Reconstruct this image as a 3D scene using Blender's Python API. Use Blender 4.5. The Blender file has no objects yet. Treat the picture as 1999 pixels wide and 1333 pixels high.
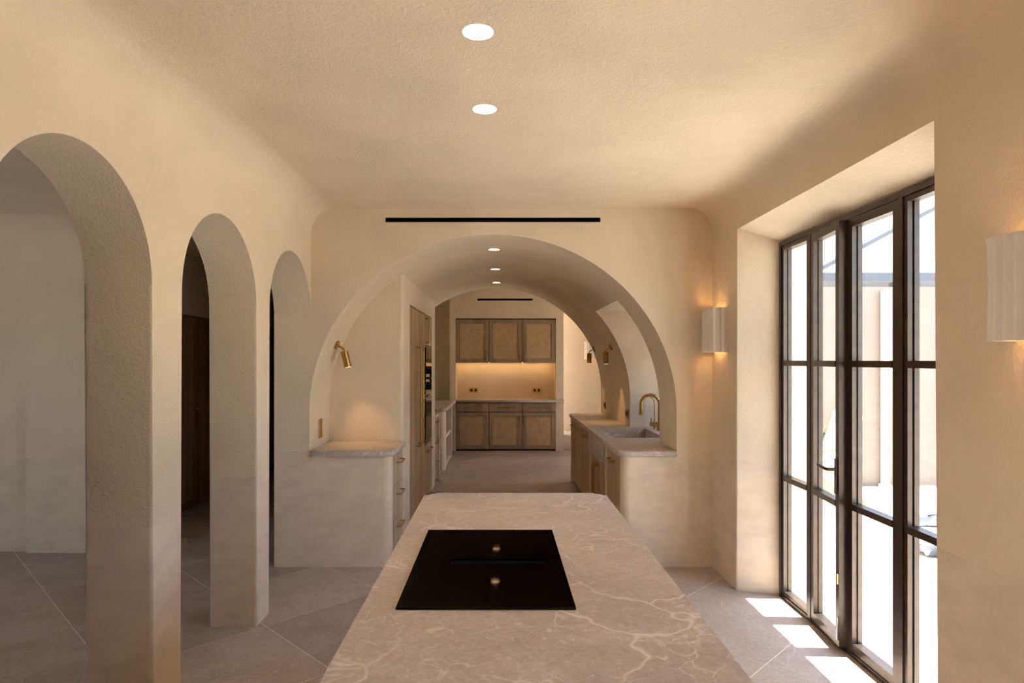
import bpy, bmesh, math, random
from mathutils import Vector, Matrix
random.seed(7)
SC = bpy.context.scene
COL = SC.collection

# ------------------------------------------------------------------ camera
F, VX, VY, EYE = 1240.0, 976.0, 703.0, 1.605          # focal px, vanishing point, eye height
cd = bpy.data.cameras.new('camera'); cam = bpy.data.objects.new('camera', cd); COL.objects.link(cam)
cd.sensor_width = 36.0; cd.lens = F / 1999 * 36
cd.shift_x = (999.5 - VX) / 1999; cd.shift_y = (VY - 666.5) / 1999
cd.clip_start = 0.02; cd.clip_end = 300
cam.location = (0, 0, EYE); cam.rotation_euler = (math.pi / 2, 0, 0)
SC.camera = cam

# ------------------------------------------------------------------ world, sun, exposure
w = bpy.data.worlds.new('world'); SC.world = w; w.use_nodes = True
nt = w.node_tree; nt.nodes.clear()
wo = nt.nodes.new('ShaderNodeOutputWorld'); bg = nt.nodes.new('ShaderNodeBackground'); sk = nt.nodes.new('ShaderNodeTexSky')
sk.sky_type = 'NISHITA'; sk.sun_disc = False; sk.sun_elevation = math.radians(65); sk.sun_rotation = math.radians(90)
sk.air_density = 1.0; sk.dust_density = 1.0
bg.inputs['Strength'].default_value = 0.42
nt.links.new(sk.outputs[0], bg.inputs[0]); nt.links.new(bg.outputs[0], wo.inputs[0])
sl = bpy.data.lights.new('sun', 'SUN'); sl.energy = 13.0; sl.angle = math.radians(0.53); sl.color = (1.0, 0.95, 0.88)
so = bpy.data.objects.new('sun', sl); COL.objects.link(so); so.location = (6, 3, 12)
so.rotation_euler = (math.radians(1.0), math.radians(25), 0)
SC.view_settings.view_transform = 'Standard'; SC.view_settings.look = 'None'
SC.view_settings.gamma = 1.0; SC.view_settings.use_curve_mapping = False
SC.view_settings.exposure = 1.53
SC.cycles.use_denoising = True; SC.cycles.use_adaptive_sampling = True; SC.cycles.adaptive_threshold = .05; SC.cycles.adaptive_min_samples = 20
SC.cycles.max_bounces = 8; SC.cycles.diffuse_bounces = 5; SC.cycles.glossy_bounces = 5; SC.cycles.transparent_max_bounces = 16
SC.cycles.caustics_reflective = False; SC.cycles.caustics_refractive = False
SC.cycles.sample_clamp_indirect = 12.0

# ------------------------------------------------------------------ materials
def newmat(name):
    m = bpy.data.materials.new(name); m.use_nodes = True
    n = m.node_tree; n.nodes.clear()
    out = n.nodes.new('ShaderNodeOutputMaterial'); b = n.nodes.new('ShaderNodeBsdfPrincipled')
    n.links.new(b.outputs[0], out.inputs[0])
    return m, n, b
def N(n, t, **kw):
    x = n.nodes.new(t)
    for k, v in kw.items(): setattr(x, k, v)
    return x
def pos(n, scale=(1, 1, 1)):
    g = N(n, 'ShaderNodeNewGeometry'); mp = N(n, 'ShaderNodeMapping'); mp.inputs['Scale'].default_value = scale
    n.links.new(g.outputs['Position'], mp.inputs[0]); return mp.outputs[0]
def noise(n, co, scale, detail=3, rough=.55, dist=0):
    x = N(n, 'ShaderNodeTexNoise'); x.inputs['Scale'].default_value = scale; x.inputs['Detail'].default_value = detail
    x.inputs['Roughness'].default_value = rough; x.inputs['Distortion'].default_value = dist
    n.links.new(co, x.inputs['Vector']); return x.outputs['Fac']
def ramp(n, f, stops):
    r = N(n, 'ShaderNodeValToRGB'); e = r.color_ramp.elements
    while len(e) < len(stops): e.new(0.5)
    for el, (p, c) in zip(e, stops):
        el.position = p; el.color = (c, c, c, 1) if isinstance(c, (int, float)) else (*c, 1)
    n.links.new(f, r.inputs[0]); return r.outputs[0]
def mix(n, f, a, b, mode='MIX'):
    x = N(n, 'ShaderNodeMix', data_type='RGBA', blend_type=mode)
    for s, v in ((0, f), (6, a), (7, b)):
        if hasattr(v, 'links') or hasattr(v, 'is_linked'): n.links.new(v, x.inputs[s])
        elif s == 0: x.inputs[0].default_value = v
        else: x.inputs[s].default_value = (*v, 1)
    return x.outputs[2]
def math_(n, op, a, b=None):
    x = N(n, 'ShaderNodeMath', operation=op)
    for i, v in enumerate((a, b)):
        if v is None: continue
        if isinstance(v, (int, float)): x.inputs[i].default_value = v
        else: n.links.new(v, x.inputs[i])
    return x.outputs[0]
def bump(n, b, h, strength, dist):
    x = N(n, 'ShaderNodeBump'); x.inputs['Distance'].default_value = dist
    if isinstance(strength, (int, float)): x.inputs['Strength'].default_value = strength
    else: n.links.new(strength, x.inputs['Strength'])
    n.links.new(h, x.inputs['Height']); n.links.new(x.outputs[0], b.inputs['Normal'])

M = {}
def plaster(name, up, low, rough_bump=.42):
    m, n, b = newmat(name)
    co = pos(n)
    z = N(n, 'ShaderNodeSeparateXYZ'); n.links.new(co, z.inputs[0])
    above = math_(n, 'GREATER_THAN', z.outputs[2], 0.9)
    line = math_(n, 'LESS_THAN', math_(n, 'ABSOLUTE', math_(n, 'SUBTRACT', z.outputs[2], 0.9)), .004)
    v = ramp(n, noise(n, co, 1.7, 2, .6), [(.3, .93), (.7, 1.03)])
    v2 = ramp(n, noise(n, pos(n, (1, 1, 2.2)), 5, 3, .65), [(.3, .9), (.7, 1.05)])
    c_up = mix(n, 1, up, v, 'MULTIPLY'); c_lo = mix(n, 1, low, v2, 'MULTIPLY')
    c = mix(n, above, c_lo, c_up)
    n.links.new(c, b.inputs['Base Color'])
    b.inputs['Roughness'].default_value = .85; b.inputs['Specular IOR Level'].default_value = .25
    h1 = noise(n, co, 110, 1, .6); h2 = noise(n, co, 44, 1, .6)
    hs = math_(n, 'ADD', h1, h2)
    hm = N(n, 'ShaderNodeMix', data_type='FLOAT')
    n.links.new(above, hm.inputs[0]); hm.inputs[2].default_value = .9; n.links.new(hs, hm.inputs[3])
    hh = math_(n, 'ADD', hm.outputs[0], math_(n, 'MULTIPLY', line, .8))
    bump(n, b, hh, rough_bump, .006)
    M[name] = m
plaster('plaster', (.80, .664, .50), (.775, .64, .50))
plaster('plaster_outside', (.70, .60, .48), (.70, .60, .48), .3)

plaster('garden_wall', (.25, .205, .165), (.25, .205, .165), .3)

def stone(name, base, dark, vein, vscale=1.0, rough=.42, veinamt=.8, floor=False):
    m, n, b = newmat(name)
    co = pos(n)
    cloud = noise(n, pos(n, (1, 1.6, 1)), 2.4 * vscale, 6, .65, .8)
    fine = noise(n, co, 55, 4, .7, .4)
    c = mix(n, ramp(n, cloud, [(.32, 0), (.68, 1)]), dark, base)
    c = mix(n, .55, c, mix(n, 1, c, ramp(n, fine, [(.3, .62), (.7, 1.30)]), 'MULTIPLY'))
    # veins: warped cell borders, broken up by a mask
    wn = N(n, 'ShaderNodeTexNoise'); wn.inputs['Scale'].default_value = 3.2 * vscale; wn.inputs['Detail'].default_value = 3
    wn.inputs['Roughness'].default_value = .55
    n.links.new(co, wn.inputs['Vector'])
    va = N(n, 'ShaderNodeVectorMath', operation='SCALE'); va.inputs['Scale'].default_value = .42
    n.links.new(wn.outputs['Color'], va.inputs[0])
    vb = N(n, 'ShaderNodeVectorMath', operation='ADD'); n.links.new(co, vb.inputs[0]); n.links.new(va.outputs[0], vb.inputs[1])
    vo = N(n, 'ShaderNodeTexVoronoi', feature='DISTANCE_TO_EDGE'); vo.inputs['Scale'].default_value = 1.9 * vscale
    n.links.new(vb.outputs[0], vo.inputs['Vector'])
    mask = ramp(n, noise(n, co, 2.6 * vscale, 4, .6, .4), [(.38, 0), (.56, 1)])
    v1 = math_(n, 'MULTIPLY', ramp(n, vo.outputs['Distance'], [(0, .9), (.006, .5), (.02, 0)]), mask)
    vo2 = N(n, 'ShaderNodeTexVoronoi', feature='DISTANCE_TO_EDGE'); vo2.inputs['Scale'].default_value = 6.5 * vscale
    n.links.new(vb.outputs[0], vo2.inputs['Vector'])
    mask2 = ramp(n, noise(n, co, 5 * vscale, 4, .7, .8), [(.45, 0), (.62, 1)])
    v2 = math_(n, 'MULTIPLY', ramp(n, vo2.outputs['Distance'], [(0, .7), (.03, 0)]), mask2)
    flecks = ramp(n, noise(n, pos(n, (1, 1, 1)), 24, 3, .6, 1.5), [(.62, 0), (.71, .6)])
    vv = math_(n, 'MULTIPLY', math_(n, 'MAXIMUM', math_(n, 'MAXIMUM', v1, v2), flecks), veinamt)
    c = mix(n, vv, c, vein)
    if floor:
        oi = N(n, 'ShaderNodeObjectInfo')
        c = mix(n, 1, c, ramp(n, oi.outputs['Random'], [(0, .9), (1, 1.08)]), 'MULTIPLY')
    n.links.new(c, b.inputs['Base Color'])
    n.links.new(ramp(n, fine, [(.2, rough - .08), (.8, rough + .12)]), b.inputs['Roughness'])
    bump(n, b, noise(n, co, 70, 3, .7, .5), .12, .004)
    M[name] = m
stone('stone', (.60, .505, .43), (.48, .39, .325), (.86, .79, .71), 1.0, .44, .9)
stone('tile_stone', (.50, .42, .365), (.40, .325, .275), (.68, .61, .54), 1.0, .55, .5, True)
stone('paving_stone', (.66, .62, .56), (.56, .52, .47), (.74, .71, .66), 1.2, .7, .3, True)

def plain(name, col, rough=.5, metal=0, var=.08, vs=8, bs=0, spec=.5):
    m, n, b = newmat(name); co = pos(n)
    v = ramp(n, noise(n, co, vs, 4), [(.3, 1 - var), (.7, 1 + var * .5)])
    n.links.new(mix(n, 1, col, v, 'MULTIPLY'), b.inputs['Base Color'])
    b.inputs['Roughness'].default_value = rough; b.inputs['Metallic'].default_value = metal
    b.inputs['Specular IOR Level'].default_value = spec
    if bs: bump(n, b, noise(n, co, 60, 3), bs, .002)
    M[name] = m
plain('grout', (.80, .74, .67), .9)
plain('brass_bright', (.80, .54, .16), .5, 1.0, .08, 30)
plain('brass', (.50, .30, .10), .30, 1.0, .12, 30)
plain('dark_bronze', (.085, .064, .05), .32, .6, .15, 20)
def gloss_black():
    m = bpy.data.materials.new('black_glass'); m.use_nodes = True; n = m.node_tree; n.nodes.clear()
    out = N(n, 'ShaderNodeOutputMaterial'); g = N(n, 'ShaderNodeBsdfGlossy'); g.inputs['Roughness'].default_value = .035
    v = ramp(n, noise(n, pos(n), 4, 2), [(.3, (.024, .021, .018)), (.7, (.028, .025, .021))])
    n.links.new(v, g.inputs['Color']); n.links.new(g.outputs[0], out.inputs[0]); M['black_glass'] = m
gloss_black()
plain('black', (.008, .008, .009), .55)
plain('oven_glass', (.16, .15, .14), .05, .85, .05, 5)
plain('steel', (.42, .42, .43), .3, 1.0, .05, 20)
plain('ceramic', (.86, .78, .70), .7, 0, .04, 12, .12)
plain('white', (.85, .84, .82), .5, 0, .03)
plain('gap', (.035, .025, .018), .9)
plain('ground', (.60, .57, .52), .9, 0, .15, 2)
plain('cushion', (.86, .84, .80), .9)
plain('leaf', (.05, .11, .03), .6, 0, .3, 20)
plain('bark', (.30, .20, .12), .9, 0, .4, 40, .5)
plain('pot', (.55, .42, .32), .8)
plain('sheet', (.13, .14, .17), .4, 0, .15, 10)
plain('roof_grey', (.11, .11, .12), .8)
plain('seam', (.10, .075, .05), .8)

def wood(name, a, c2, axis='Z', scale=1):
    m, n, b = newmat(name)
    s = {'Z': (1, 1, .06), 'Y': (1, .06, 1), 'X': (.06, 1, 1)}[axis]
    co = pos(n, s)
    g = noise(n, co, 26 * scale, 6, .65, .5); g2 = noise(n, co, 120 * scale, 3, .6)
    board = noise(n, pos(n, tuple(v * (1 if v == 1 else .01) for v in s)), 6.5, 0, .5)
    c = mix(n, ramp(n, g, [(.3, 0), (.7, 1)]), a, c2)
    c = mix(n, 1, c, ramp(n, g2, [(.35, .82), (.6, 1.05)]), 'MULTIPLY')
    c = mix(n, 1, c, ramp(n, board, [(.35, .86), (.65, 1.1)]), 'MULTIPLY')
    n.links.new(c, b.inputs['Base Color']); b.inputs['Roughness'].default_value = .5
    bump(n, b, g2, .08, .002)
    M[name] = m
wood('oak', (.43, .275, .14), (.57, .395, .225))
wood('oak_grey', (.32, .215, .13), (.43, .30, .19))
wood('oak_pale', (.52, .38, .235), (.66, .51, .345))
wood('walnut', (.30, .18, .085), (.40, .255, .13))
wood('bent_wood', (.26, .16, .085), (.33, .21, .12))

def rattan():
    m, n, b = newmat('rattan')
    g = N(n, 'ShaderNodeNewGeometry'); sp = N(n, 'ShaderNodeSeparateXYZ'); n.links.new(g.outputs['Position'], sp.inputs[0])
    k = 2 * math.pi / .012
    sx = math_(n, 'SINE', math_(n, 'MULTIPLY', sp.outputs[0], k)); sz = math_(n, 'SINE', math_(n, 'MULTIPLY', sp.outputs[2], k))
    wv = math_(n, 'MULTIPLY', sx, sz)
    c = mix(n, ramp(n, math_(n, 'ADD', math_(n, 'MULTIPLY', wv, .5), .5), [(.2, 0), (.8, 1)]), (.44, .28, .15), (.70, .49, .29))
    c = mix(n, 1, c, ramp(n, noise(n, pos(n), 14, 4), [(.3, .85), (.7, 1.1)]), 'MULTIPLY')
    n.links.new(c, b.inputs['Base Color']); b.inputs['Roughness'].default_value = .6
    bump(n, b, wv, .5, .002); M['rattan'] = m
rattan()

def glass(name, tint):
    m = bpy.data.materials.new(name); m.use_nodes = True; n = m.node_tree; n.nodes.clear()
    out = N(n, 'ShaderNodeOutputMaterial'); t = N(n, 'ShaderNodeBsdfTransparent'); g = N(n, 'ShaderNodeBsdfGlossy')
    g.inputs['Roughness'].default_value = .01; t.inputs[0].default_value = (*tint, 1)
    fr = N(n, 'ShaderNodeFresnel'); fr.inputs['IOR'].default_value = 1.35
    x = N(n, 'ShaderNodeMixShader'); gg = N(n, 'ShaderNodeNewGeometry'); n.links.new(math_(n, 'MULTIPLY', fr.outputs[0], math_(n, 'SUBTRACT', 1.0, gg.outputs['Backfacing'])), x.inputs[0]); n.links.new(t.outputs[0], x.inputs[1]); n.links.new(g.outputs[0], x.inputs[2])
    n.links.new(x.outputs[0], out.inputs[0]); M[name] = m
glass('glass', (.96, .98, .98))

def emit(name, col, s):
    m, n, b = newmat(name)
    b.inputs['Base Color'].default_value = (*col, 1)
    b.inputs['Emission Color'].default_value = (*col, 1); b.inputs['Emission Strength'].default_value = s; M[name] = m
    if name != 'led': m.cycles.emission_sampling = 'NONE'
WARM = (1.0, .62, .28)
emit('bulb', WARM, 1.6); emit('lens', (1.0, .62, .32), 30); emit('led', WARM, 6)
emit('lens_dim', (1.0, .64, .36), 14)

# ------------------------------------------------------------------ mesh helpers
def tag(o, label=None, cat=None, group=None, kind=None):
    for k, v in (('label', label), ('category', cat), ('group', group), ('kind', kind)):
        if v: o[k] = v
    return o
def link(name, me, parent=None):
    o = bpy.data.objects.new(name, me); COL.objects.link(o)
    if parent is not None:
        o.parent = parent
        if parent.type == 'EMPTY' and parent.parent is None: o.matrix_parent_inverse = Matrix.Translation(parent.location).inverted()
    return o
def flat_caps(me):
    for p in me.polygons:
        if len(p.vertices) > 4: p.use_smooth = False
def finish(name, bm, mat, parent=None, smooth=None):
    bmesh.ops.recalc_face_normals(bm, faces=bm.faces)
    me = bpy.data.meshes.new(name); bm.to_mesh(me); bm.free()
    me.materials.append(M[mat] if isinstance(mat, str) else mat)
    if smooth:
        for p in me.polygons: p.use_smooth = True
        me.set_sharp_from_angle(angle=math.radians(smooth))
        flat_caps(me)
    return link(name, me, parent)
def root(name, loc, label, cat, group=None, kind=None):
    e = bpy.data.objects.new(name, None); COL.objects.link(e); e.location = loc; e.empty_display_size = .1
    return tag(e, label, cat, group, kind)
def box(bm, x0, x1, y0, y1, z0, z1, bev=0, seg=2):
    r = bmesh.ops.create_cube(bm, size=1)
    for v in r['verts']:
        v.co = Vector(((x0 + x1) / 2 + v.co.x * (x1 - x0), (y0 + y1) / 2 + v.co.y * (y1 - y0), (z0 + z1) / 2 + v.co.z * (z1 - z0)))
    if bev:
        es = list({e for v in r['verts'] for e in v.link_edges})
        bmesh.ops.bevel(bm, geom=es, offset=bev, segments=seg, affect='EDGES', profile=.5)
def B(name, mat, dims, parent=None, bev=0, seg=2):
    bm = bmesh.new(); box(bm, *dims, bev, seg)
    return finish(name, bm, mat, parent, 35 if bev else None)
def loft(bm, A, Bl, bevel_if=None, off=.02, seg=3):
    va = [bm.verts.new(p) for p in A]; vb = [bm.verts.new(p) for p in Bl]
    bm.faces.new(va); bm.faces.new(list(reversed(vb)))
    n = len(va)
    for i in range(n): bm.faces.new((va[i], vb[i], vb[(i + 1) % n], va[(i + 1) % n]))
    if bevel_if:
        es = [e for e in bm.edges if bevel_if(e.verts[0].co, e.verts[1].co)]
        if es: bmesh.ops.bevel(bm, geom=es, offset=off, segments=seg, affect='EDGES', profile=.5)
def tube(bm, pts, r, seg=10, cap=True):
    pts = [Vector(p) for p in pts]; rings = []
    rr = r if isinstance(r, (list, tuple)) else [r] * len(pts)
    up = Vector((0, 0, 1))
    for i, p in enumerate(pts):
        t = (pts[min(i + 1, len(pts) - 1)] - pts[max(i - 1, 0)]).normalized()
        a = up.cross(t)
        if a.length < .05: a = Vector((1, 0, 0)).cross(t) if i == 0 or not rings else a0 - t * a0.dot(t)
        a.normalize(); a0 = a; b = t.cross(a).normalized()
        rings.append([bm.verts.new(p + (a * math.cos(q) + b * math.sin(q)) * rr[i]) for q in [2 * math.pi * k / seg for k in range(seg)]])
    for i in range(len(rings) - 1):
        for k in range(seg): bm.faces.new((rings[i][k], rings[i][(k + 1) % seg], rings[i + 1][(k + 1) % seg], rings[i + 1][k]))
    if cap: bm.faces.new(list(reversed(rings[0]))); bm.faces.new(rings[-1])
def T(name, mat, pts, r, parent=None, seg=12):
    bm = bmesh.new(); tube(bm, pts, r, seg); return finish(name, bm, mat, parent, 50)
def rounded(pts, radii, n=6):
    out = []; m = len(pts)
    for i, (x, y) in enumerate(pts):
        r = radii[i]
        if not r: out.append((x, y)); continue
        p = Vector((x, y)); a = (Vector(pts[i - 1]) - p).normalized(); b = (Vector(pts[(i + 1) % m]) - p).normalized()
        s = p + a * r; e = p + b * r; c = p + a * r + b * r
        for k in range(n + 1):
            t = k / n * math.pi / 2
            q = c - b * r * math.cos(t) - a * r * math.sin(t) if False else c + (s - c) * math.cos(t) + (e - c) * math.sin(t)
            out.append((q.x, q.y))
    return out
def slab(name, mat, pts, radii, z0, z1, parent=None, bev=0, smooth=35, seg=3):
    p = rounded(pts, radii)
    bm = bmesh.new()
    f = (lambda a, b: abs(a.z - b.z) < 1e-6) if bev else None
    loft(bm, [(x, y, z0) for x, y in p], [(x, y, z1) for x, y in p], f, bev, seg)
    return finish(name, bm, mat, parent, smooth)
def boolean_cut(o, cutters):
    for c in cutters:
        md = o.modifiers.new('cut', 'BOOLEAN'); md.operation = 'DIFFERENCE'; md.solver = 'EXACT'; md.object = c
    dg = bpy.context.evaluated_depsgraph_get(); dg.update()
    me = bpy.data.meshes.new_from_object(o.evaluated_get(dg)); o.modifiers.clear(); o.data = me
    me.materials.clear() if len(me.materials) > 1 else None
    if not len(me.materials): me.materials.append(o['_m'])
    for c in cutters: bpy.data.objects.remove(c, do_unlink=True)
def cutter(bmf):
    bm = bmesh.new(); bmf(bm); bmesh.ops.recalc_face_normals(bm, faces=bm.faces)
    me = bpy.data.meshes.new('cutter'); bm.to_mesh(me); bm.free()
    o = bpy.data.objects.new('cutter', me); COL.objects.link(o); return o
def lamp(name, kind, loc, energy, parent, col=WARM, **kw):
    l = bpy.data.lights.new(name, kind); l.energy = energy; l.color = col
    for k, v in kw.items(): setattr(l, k, v)
    o = bpy.data.objects.new(name, l); COL.objects.link(o); o.location = loc
    if parent is not None: o.parent = parent; o.matrix_parent_inverse = Matrix.Translation(parent.location).inverted()
    return o
S_ = lambda o: tag(o, kind='structure')

# ================================================================== STRUCTURE
XL, XR = -1.467, 1.65          # main room side walls
XA = -1.752                    # far face of arcade wall
YB = 4.93                      # arch wall plane
ZC = 2.785
Y0 = -6.0

# ground and courtyard
S_(B('ground', 'ground', (-40, 60, -40, 60, -.30, -.10)))
# floor: pale joint bed + diagonal stone tiles
floor = S_(B('floor', 'grout', (-6.3, 3.4, -6.3, 13.2, -.10, -.0012)))
def clip(poly, ax, lim, keep_less):
    out = []
    for i in range(len(poly)):
        a, b = poly[i], poly[(i + 1) % len(poly)]
        ia = (a[ax] <= lim) == keep_less; ib = (b[ax] <= lim) == keep_less
        if ia: out.append(a)
        if ia != ib:
            t = (lim - a[ax]) / (b[ax] - a[ax]); out.append((a[0] + t * (b[0] - a[0]), a[1] + t * (b[1] - a[1])))
    return out
SS, DD, GAP = 1.17, 1.102, .0045
def tile_poly(i, j):
    s0, s1 = 1.25 + SS * i + GAP, 1.25 + SS * (i + 1) - GAP; d0, d1 = 1.95 + DD * j + GAP, 1.95 + DD * (j + 1) - GAP
    return [((s - d) / 2, (s + d) / 2) for s, d in ((s0, d0), (s1, d0), (s1, d1), (s0, d1))]
full = None
for i in range(-12, 16):
    for j in range(-9, 18):
        p = tile_poly(i, j)
        c = Vector((sum(q[0] for q in p) / 4, sum(q[1] for q in p) / 4, 0))
        q = p
        for ax, lim, less in ((0, 2.0, True), (0, -6.0, False), (1, 12.5, True), (1, -.6, False)): q = clip(q, ax, lim, less) if q else q
        if len(q) < 3: continue
        area = abs(sum(q[k][0] * q[(k + 1) % len(q)][1] - q[(k + 1) % len(q)][0] * q[k][1] for k in range(len(q)))) / 2
        if area < .004: continue
        # skip tiles wholly under the solid masses
        def make(poly, cc):
            bm = bmesh.new(); loft(bm, [(x - cc.x, y - cc.y, -.012) for x, y in poly], [(x - cc.x, y - cc.y, 0) for x, y in poly])
            bmesh.ops.recalc_face_normals(bm, faces=bm.faces)
            me = bpy.data.meshes.new('tile'); bm.to_mesh(me); bm.free(); me.materials.append(M['tile_stone']); return me
        if q == p:
            if full is None: full = make(p, c)
            o = link('tile', full, floor)
        else: o = link('tile', make(q, c), floor)
        o.location = c

def arch_pts(y0, y1, top, n=28, up=True):
    r = (y1 - y0) / 2; c = (y0 + y1) / 2; zs = top - r
    return [(c - r * math.cos(math.pi * k / n), zs + r * math.sin(math.pi * k / n)) for k in range(n + 1)]

# arcade wall on the left
ol = [(Y0 - .2, 0), (Y0 - .2, 2.95), (YB, 2.95)]
notches = [(4.045, YB), (2.93, 3.827), (1.78, 2.678), (.63, 1.53)]
for k, (a, b) in enumerate(notches):
    pts = arch_pts(a, b, 2.375)[::-1]
    if k > 0: ol.append((b, 0))
    ol += pts
    ol.append((a, 0))
bm = bmesh.new()
on = lambda a, b: abs(a.x - b.x) < 1e-5 and (a.z < 2.5 and b.z < 2.5) and not (a.z < 1e-4 and b.z < 1e-4) and a.y > Y0 and not (a.y > YB - 1e-4 and b.y > YB - 1e-4)
loft(bm, [(XL, y, z) for y, z in ol], [(XA, y, z) for y, z in ol], on, .016, 3)
S_(finish('wall_left', bm, 'plaster', None, 35))

# right wall with the splayed window embrasure (window at y 2.5..4.33), plus a second window behind the viewer
XF, XO = 1.936, 2.17           # window frame plane, outer face
def rw(notch):
    o = [(Y0 - .2, 0), (Y0 - .2, 2.95), (YB + .01, 2.95), (YB + .01, 0)]
    for a, b, t in notch: o += [(b, 0), (b, t), (a, t), (a, 0)]
    return o
bm = bmesh.new()
inn = rw([(2.40, 4.43, 2.53), (-.55, 1.48, 2.53)]); mid = rw([(2.50, 4.335, 2.405), (-.455, 1.38, 2.405)])
on = lambda a, b: a.x < XR + .001 and b.x < XR + .001 and a.z < 2.6 and b.z < 2.6 and -2.5 < a.y < 4.6 and -2.5 < b.y < 4.6 and not (a.z < 1e-4 and b.z < 1e-4)
loft(bm, [(XR, y, z) for y, z in inn], [(XF, y, z) for y, z in mid], on, .014, 3)
S_(finish('wall_right', bm, 'plaster', None, 35))
bm = bmesh.new(); loft(bm, [(XF, y, z) for y, z in mid], [(XO, y, z) for y, z in mid])
S_(finish('wall_right_outside', bm, 'plaster_outside'))
S_(B('trim_6', 'plaster_outside', (XO, 3.11, -6.0, 8.2, 3.1, 3.25)))
S_(B('wall_behind', 'plaster', (-6.2, XO, Y0 - .2, Y0, 0, 2.95)))

# ceiling with coved sides
def cove(n=10, r1=.20, r2=.20):
    p = [(XL, ZC - r1)]
    p += [(XL + r1 - r1 * math.cos(math.pi / 2 * k / n), ZC - r1 + r1 * math.sin(math.pi / 2 * k / n)) for k in range(1, n + 1)]
    p += [(XR - r2 + r2 * math.sin(math.pi / 2 * k / n), ZC - r2 + r2 * math.cos(math.pi / 2 * k / n)) for k in range(0, n)]
    p += [(XR, ZC - r2), (XR + .2, ZC - r2), (XR + .2, 2.97), (XL - .2, 2.97), (XL - .2, ZC - r1)]
    return p
bm = bmesh.new(); cv = cove(); loft(bm, [(x, Y0, z) for x, z in cv], [(x, YB, z) for x, z in cv])
ceil = S_(finish('ceiling', bm, 'plaster', None, 30))
def cyl_cut(x, y, z0, z1, r, seg=32):
    def f(bm): tube(bm, [(x, y, z0), (x, y, z1)], r, seg)
    return cutter(f)
DL = [(-.079, 2.287, ZC, .056), (-.072, 2.99, ZC, .056)]
boolean_cut(ceil, [cyl_cut(x, y, z - .05, z + .11, r) for x, y, z, r in DL])
for p in ceil.data.polygons: p.use_smooth = True
ceil.data.set_sharp_from_angle(angle=math.radians(30)); flat_caps(ceil.data)
if not ceil.data.materials: ceil.data.materials.append(M['plaster'])

# vaulted passage: arch wall and barrel, in slices (the middle slice has the sink window recess)
CX, RA, RB, ZS = -.054, 1.425, 1.38, 1.2
ax_ = lambda t: CX + RA * math.cos(t)
az_ = lambda t: ZS + RB * math.sin(t)
NV = 64
arc = [(ax_(math.pi * k / NV), az_(math.pi * k / NV)) for k in range(NV + 1)]   # right to left
ZT = 3.1
full_ol = [(XA, 0), (XA, ZT), (XO, ZT), (XO, 0), (CX + RA, 0), (CX + RA, .857)] + arc + [(CX - RA, .857), (CX - RA, 0)]
YN0, YN1, ZN, YV = 5.46, 6.69, 2.12, 8.62
tn = math.asin((ZN - ZS) / RB)
niche_ol = [(XA, 0), (XA, ZT), (XO, ZT), (XO, ZN), (ax_(tn), ZN)] + [p for k, p in enumerate(arc) if math.pi * k / NV > tn + 1e-3] + [(CX - RA, 0)]
bm = bmesh.new()
on = lambda a, b: a.y < YB + 1e-4 and b.y < YB + 1e-4 and a.z < 2.7 and b.z < 2.7 and -1.5 < a.x < 1.4 and -1.5 < b.x < 1.4 and a.z > .85 and b.z > .85
loft(bm, [(x, YB, z) for x, z in full_ol], [(x, YN0, z) for x, z in full_ol], on, .022, 4)
archwall = S_(finish('wall_back', bm, 'plaster', None, 35))
bm = bmesh.new(); loft(bm, [(x, YN0, z) for x, z in niche_ol], [(x, YN1, z) for x, z in niche_ol])
vault2 = S_(finish('wall_vault_recess', bm, 'plaster', None, 35))
bm = bmesh.new(); loft(bm, [(x, YN1, z) for x, z in full_ol], [(x, YV, z) for x, z in full_ol])
vault3 = S_(finish('wall_vault', bm, 'plaster', None, 35))
ZV = ZS + RB
VL = [(-.052, 5.60, vault2), (-.050, 6.82, vault3), (-.045, 8.0, vault3)]
boolean_cut(vault2, [cyl_cut(VL[0][0], VL[0][1], ZV - .05, ZV + .09, .05)])
boolean_cut(vault3, [cyl_cut(x, y, ZV - .05, ZV + .09, .05) for x, y, _ in VL[1:]])
# slot for the linear air vent in the arch wall
boolean_cut(archwall, [cutter(lambda bm: box(bm, -.89, .78, YB - .05, YB + .09, 2.676, 2.712))])
for o in (archwall, vault2, vault3):
    for p in o.data.polygons: p.use_smooth = True
    o.data.set_sharp_from_angle(angle=math.radians(35)); flat_caps(o.data)
    if not o.data.materials: o.data.materials.append(M['plaster'])
S_(B('wall_under_recess', 'plaster', (1.56, XO, YN0, YN1, 0, .855)))

# plaster bases of the two counters (rounded outer corners, flush with the arch wall)
S_(slab('wall_counter_base', 'plaster', [(-1.479, YB), (-.845, YB), (-.845, YB + .075), (-1.479, YB + .075)], [0, .07, 0, 0], 0, .855))
S_(slab('wall_sink_base', 'plaster', [(1.371, YB), (1.371, YB + .075), (.945, YB + .075), (.945, YB)], [0, 0, 0, .07], 0, .855))
# niche back panel / housing of the tall units
hs = [(5.51, 0), (5.51, 2.5), (8.2, 2.5), (8.2, 0), (7.82, 0), (7.82, 2.125), (5.92, 2.125), (5.92, 0)]
bm = bmesh.new()
XH = -.84
on = lambda a, b: abs(a.y - 5.51) < 1e-4 and abs(b.y - 5.51) < 1e-4 and a.x > XH - .01 and b.x > XH - .01
loft(bm, [(XH, y, z) for y, z in hs], [(-1.479, y, z) for y, z in hs], on, .03, 4)
S_(finish('wall_tall_unit_housing', bm, 'plaster', None, 35))

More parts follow.
